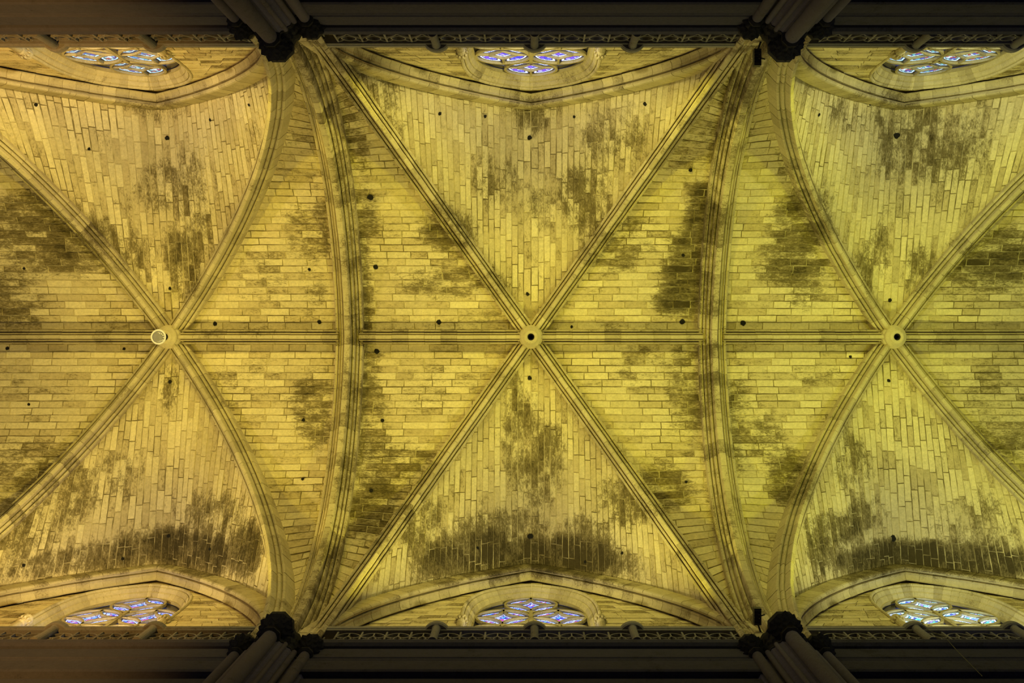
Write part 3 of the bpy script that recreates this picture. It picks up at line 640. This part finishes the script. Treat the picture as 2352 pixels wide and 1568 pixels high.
for b in (-1, 0, 1):
    for s in (-1, 1):
        x0 = b * BAY
        root = empty('balustrade', (x0, s * 7.15 * G, 23.78 * G + EYE))
        tag(root, 'pierced stone balustrade with %s below the %s window of the %s bay' % ('circle tracery' if s < 0 else 'four-lobed tracery', 'upper' if s < 0 else 'lower', WHERE[b]), 'balustrade', 'balustrades along the clerestory')
        extrude_x([(7.32, 24.82), (7.10, 24.80), (7.09, 24.84), (7.06, 24.86), (7.06, 25.0), (7.09, 25.03), (7.32, 25.03), (7.32, 24.82)], x0 - 5.25, x0 + 5.25, s, 'rail', M_BAL, root)
        extrude_x([(7.30, 23.78), (7.05, 23.78), (7.05, 23.83), (7.10, 23.86), (7.30, 23.86)], x0 - 5.25, x0 + 5.25, s, 'base_rail', M_BAL, root)
        for i in range(-8, 9):
            o = link('tracery_panel', PANEL[s], root, ((.305 + i * .605) * 1.03 + .09, s * .03, 0)); o.scale = (1.03, 1, G)
        for i in (-1, 0, 1):
            link('post', POST, root, (.09 + i * 2.5, s * -.07, 0)).scale = (1, 1, G); link('post_cap', DISC, root, (.09 + i * 2.5, s * .145, 1.10))
        if b == 0: pass

# ------------------------------------------------------------------ piers
def pier(sx, s):
    x0 = sx * 6.11
    root = empty('compound_pier', (x0, s * 7.9, 0))
    side = {(-1, -1): 'upper left', (1, -1): 'upper right', (-1, 1): 'lower left', (1, 1): 'lower right'}[sx, s]
    tag(root, 'tall dark clustered stone pier at the %s, carved capitals on its shafts' % side, 'pier', 'nave piers')
    half = [(1.12, 8.3), (1.12, 7.75), (1.02, 7.66), (.96, 7.56), (.70, 7.56), (.66, 7.54), (.58, 7.52), (.52, 7.40), (.47, 7.30), (.40, 7.27), (.36, 7.18), (.26, 7.16), (.22, 7.12)]
    cont = half + [(-x, y) for x, y in reversed(half)]
    V = [(x0 + x, s * y, z) for z in (0.0, 12.0, 25.0 + EYE) for x, y in cont]; m = len(cont)
    Fc = [(i * m + j, i * m + (j + 1) % m, (i + 1) * m + (j + 1) % m, (i + 1) * m + j) for i in range(2) for j in range(m)] + [tuple(range(m)), tuple(2 * m + j for j in range(m))]
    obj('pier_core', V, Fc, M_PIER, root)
    shafts = [(0, 7.03, .175, .36), (.82, 7.46, .125, .27), (-.82, 7.46, .125, .27)]
    shafts += [(e * a, y, rr, 0) for e in (-1, 1) for a, y, rr in ((.36, 7.20, .055), (.56, 7.40, .07))]
    for dx, y, r, rc in shafts:
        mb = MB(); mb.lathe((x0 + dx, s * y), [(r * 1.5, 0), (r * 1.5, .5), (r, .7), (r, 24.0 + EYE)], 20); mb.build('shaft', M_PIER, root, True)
    mb = MB()
    mb.lathe((x0, s * 7.03), [(0, 23.9), (.24, 23.95), (.28, 24.0), (.24, 24.06), (.26, 24.2), (.34, 24.55), (.40, 24.66), (.41, 24.80), (.38, 24.9), (0, 24.92)] and [(r, z + EYE) for r, z in [(.175, 23.92), (.25, 23.97), (.25, 24.03), (.20, 24.08), (.25, 24.3), (.32, 24.58), (.40, 24.66), (.41, 24.82), (.37, 24.92)]], 8, math.pi / 8)
    for dx in (-.82, .82):
        mb.lathe((x0 + dx, s * 7.46), [(r, z + EYE) for r, z in [(.145, 23.92), (.2, 23.97), (.2, 24.02), (.16, 24.06), (.19, 24.3), (.24, 24.58), (.29, 24.66), (.29, 24.80), (.26, 24.9)]], 8, math.pi / 8)
    # frieze block running round the core between the shafts
    n = len(mb.V)
    cz = (23.98, 24.08, 24.5, 24.66, 24.82); of = (.02, .0, .06, .11, .11)
    V = [(x0 + x * (1 + o * .6), s * (y - o), z + EYE) for z, o in zip(cz, of) for x, y in half[3:] + [(-x, y) for x, y in reversed(half[3:])]]
    m2 = 2 * len(half[3:])
    mb.add(V, sweep_faces(5, m2))
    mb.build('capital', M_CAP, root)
    # carved leaves
    lf = MB()
    def leaf(px, py, pz, nx, ny, sz):
        t = Vector((-ny, nx, 0)); nn = Vector((nx, ny, 0)); c = Vector((px, py, pz))
        P = [c - t * sz * .5, c + t * sz * .5, c + nn * sz * .45 + t * sz * .62 + Vector((0, 0, sz * .55)), c + nn * sz * .45 - t * sz * .62 + Vector((0, 0, sz * .55)),
             c + nn * sz * .75 + Vector((0, 0, sz * 1.05)), c + nn * sz * .95 + Vector((0, 0, sz * .7)) , c + nn * sz * .5 + Vector((0, 0, sz * .3))]
        lf.add(P, [(0, 1, 6), (1, 2, 6), (2, 5, 6), (5, 3, 6), (3, 0, 6), (2, 4, 5), (4, 3, 5)])
    for (dx, y, rc) in ((0, 7.03, .24), (.82, 7.46, .17), (-.82, 7.46, .17)):
        for ring, zz in enumerate((24.12, 24.34, 24.50)):
            k = 12
            for i in range(k):
                a = 2 * math.pi * (i + .5 * ring) / k + random.uniform(-.1, .1)
                if math.sin(a) * s > .75: continue
                rr = rc + .035 * ring; leaf(x0 + dx + rr * math.cos(a), s * y + rr * math.sin(a), zz + EYE + random.uniform(-.03, .03), math.cos(a), math.sin(a), random.uniform(.11, .17) * (rc / .24) ** .5)
    for e in (-1, 1):
        for fx in np.linspace(.24, .62, 5):
            y = 7.14 + (fx - .24) * 1.0
            for zz in (24.15, 24.42):
                nx, ny = e * .7, -s * .7
                leaf(x0 + e * fx, s * (y - .02), zz + EYE + random.uniform(-.05, .05), nx, ny, random.uniform(.10, .16))
    tag(lf.build('carved_leaves', M_CAP, root), kind='stuff')
    # springer block behind the rib feet
    mb = MB()
    for xa, xb, ya, yb, za, zb in ((-.62, .62, 7.75, 8.3, 24.8, 28.6), (-1.05, 1.05, 7.88, 8.3, 24.8, 27.6)):
        mb.box((x0 + xa, min(s * ya, s * yb), za + EYE), (x0 + xb, max(s * ya, s * yb), zb + EYE))
    mb.build('springer', M_RIB, root)
    return root
for sx in (-1, 1):
    for s in (-1, 1): pier(sx, s)

# ------------------------------------------------------------------ floodlights on the right-hand arch
for s in (-1, 1):
    x, y, d = 5.74, s * 7.08, 26.0
    root = empty('floodlight', (x, y, d + EYE))
    mb = MB(); mb.box((-.09, -.21, -.10), (.09, .21, .10)); mb.box((-.07, -.19, .10), (.07, .19, .15))
    hb = obj('housing', np.array(mb.V) + np.array((x, y, d + EYE)), mb.F, M_BLACK, root)
    mb = MB()
    for k in range(5): mb.box((x - .08, y - .17 + k * .08, d + EYE - .13), (x + .08, y - .15 + k * .08, d + EYE - .10))
    mb.build('cooling_fins', M_BLACK, root)
    mb = MB(); mb.tube([(x + .09, y, d + EYE), (x + .2, y - s * .04, d + EYE - .02)], .018, 6); mb.tube([(x + .02, y + s * .2, d + EYE), (x + .10, y + s * .42, d + EYE + .02)], .025, 6); mb.build('bracket', M_BLACK, root)
    mb = MB()
    for k in (-.06, .04): mb.lathe((x + .03, y + k), [(.012, d + EYE - .108), (.012, d + EYE - .1)], 8)
    mb.build('pilot_lamp', M_SILVER, root)
    tag(root, 'small black floodlight fixed at the foot of the %s end of the right arch' % ('upper' if s < 0 else 'lower'), 'floodlight', 'black floodlights beside the right arch')
# thin cable hanging from a balustrade post of the right bay
mb = MB(); mb.tube([(9.9, 7.36, 26.0 + EYE), (10.1, 7.32, 25.0 + EYE), (9.9, 7.3, 23.7 + EYE), (9.7, 7.29, 22.0 + EYE)], .008, 5)
tag(mb.build('cable', M_BLACK), 'thin dark cable hanging from a post of the lower right balustrade', 'cable')
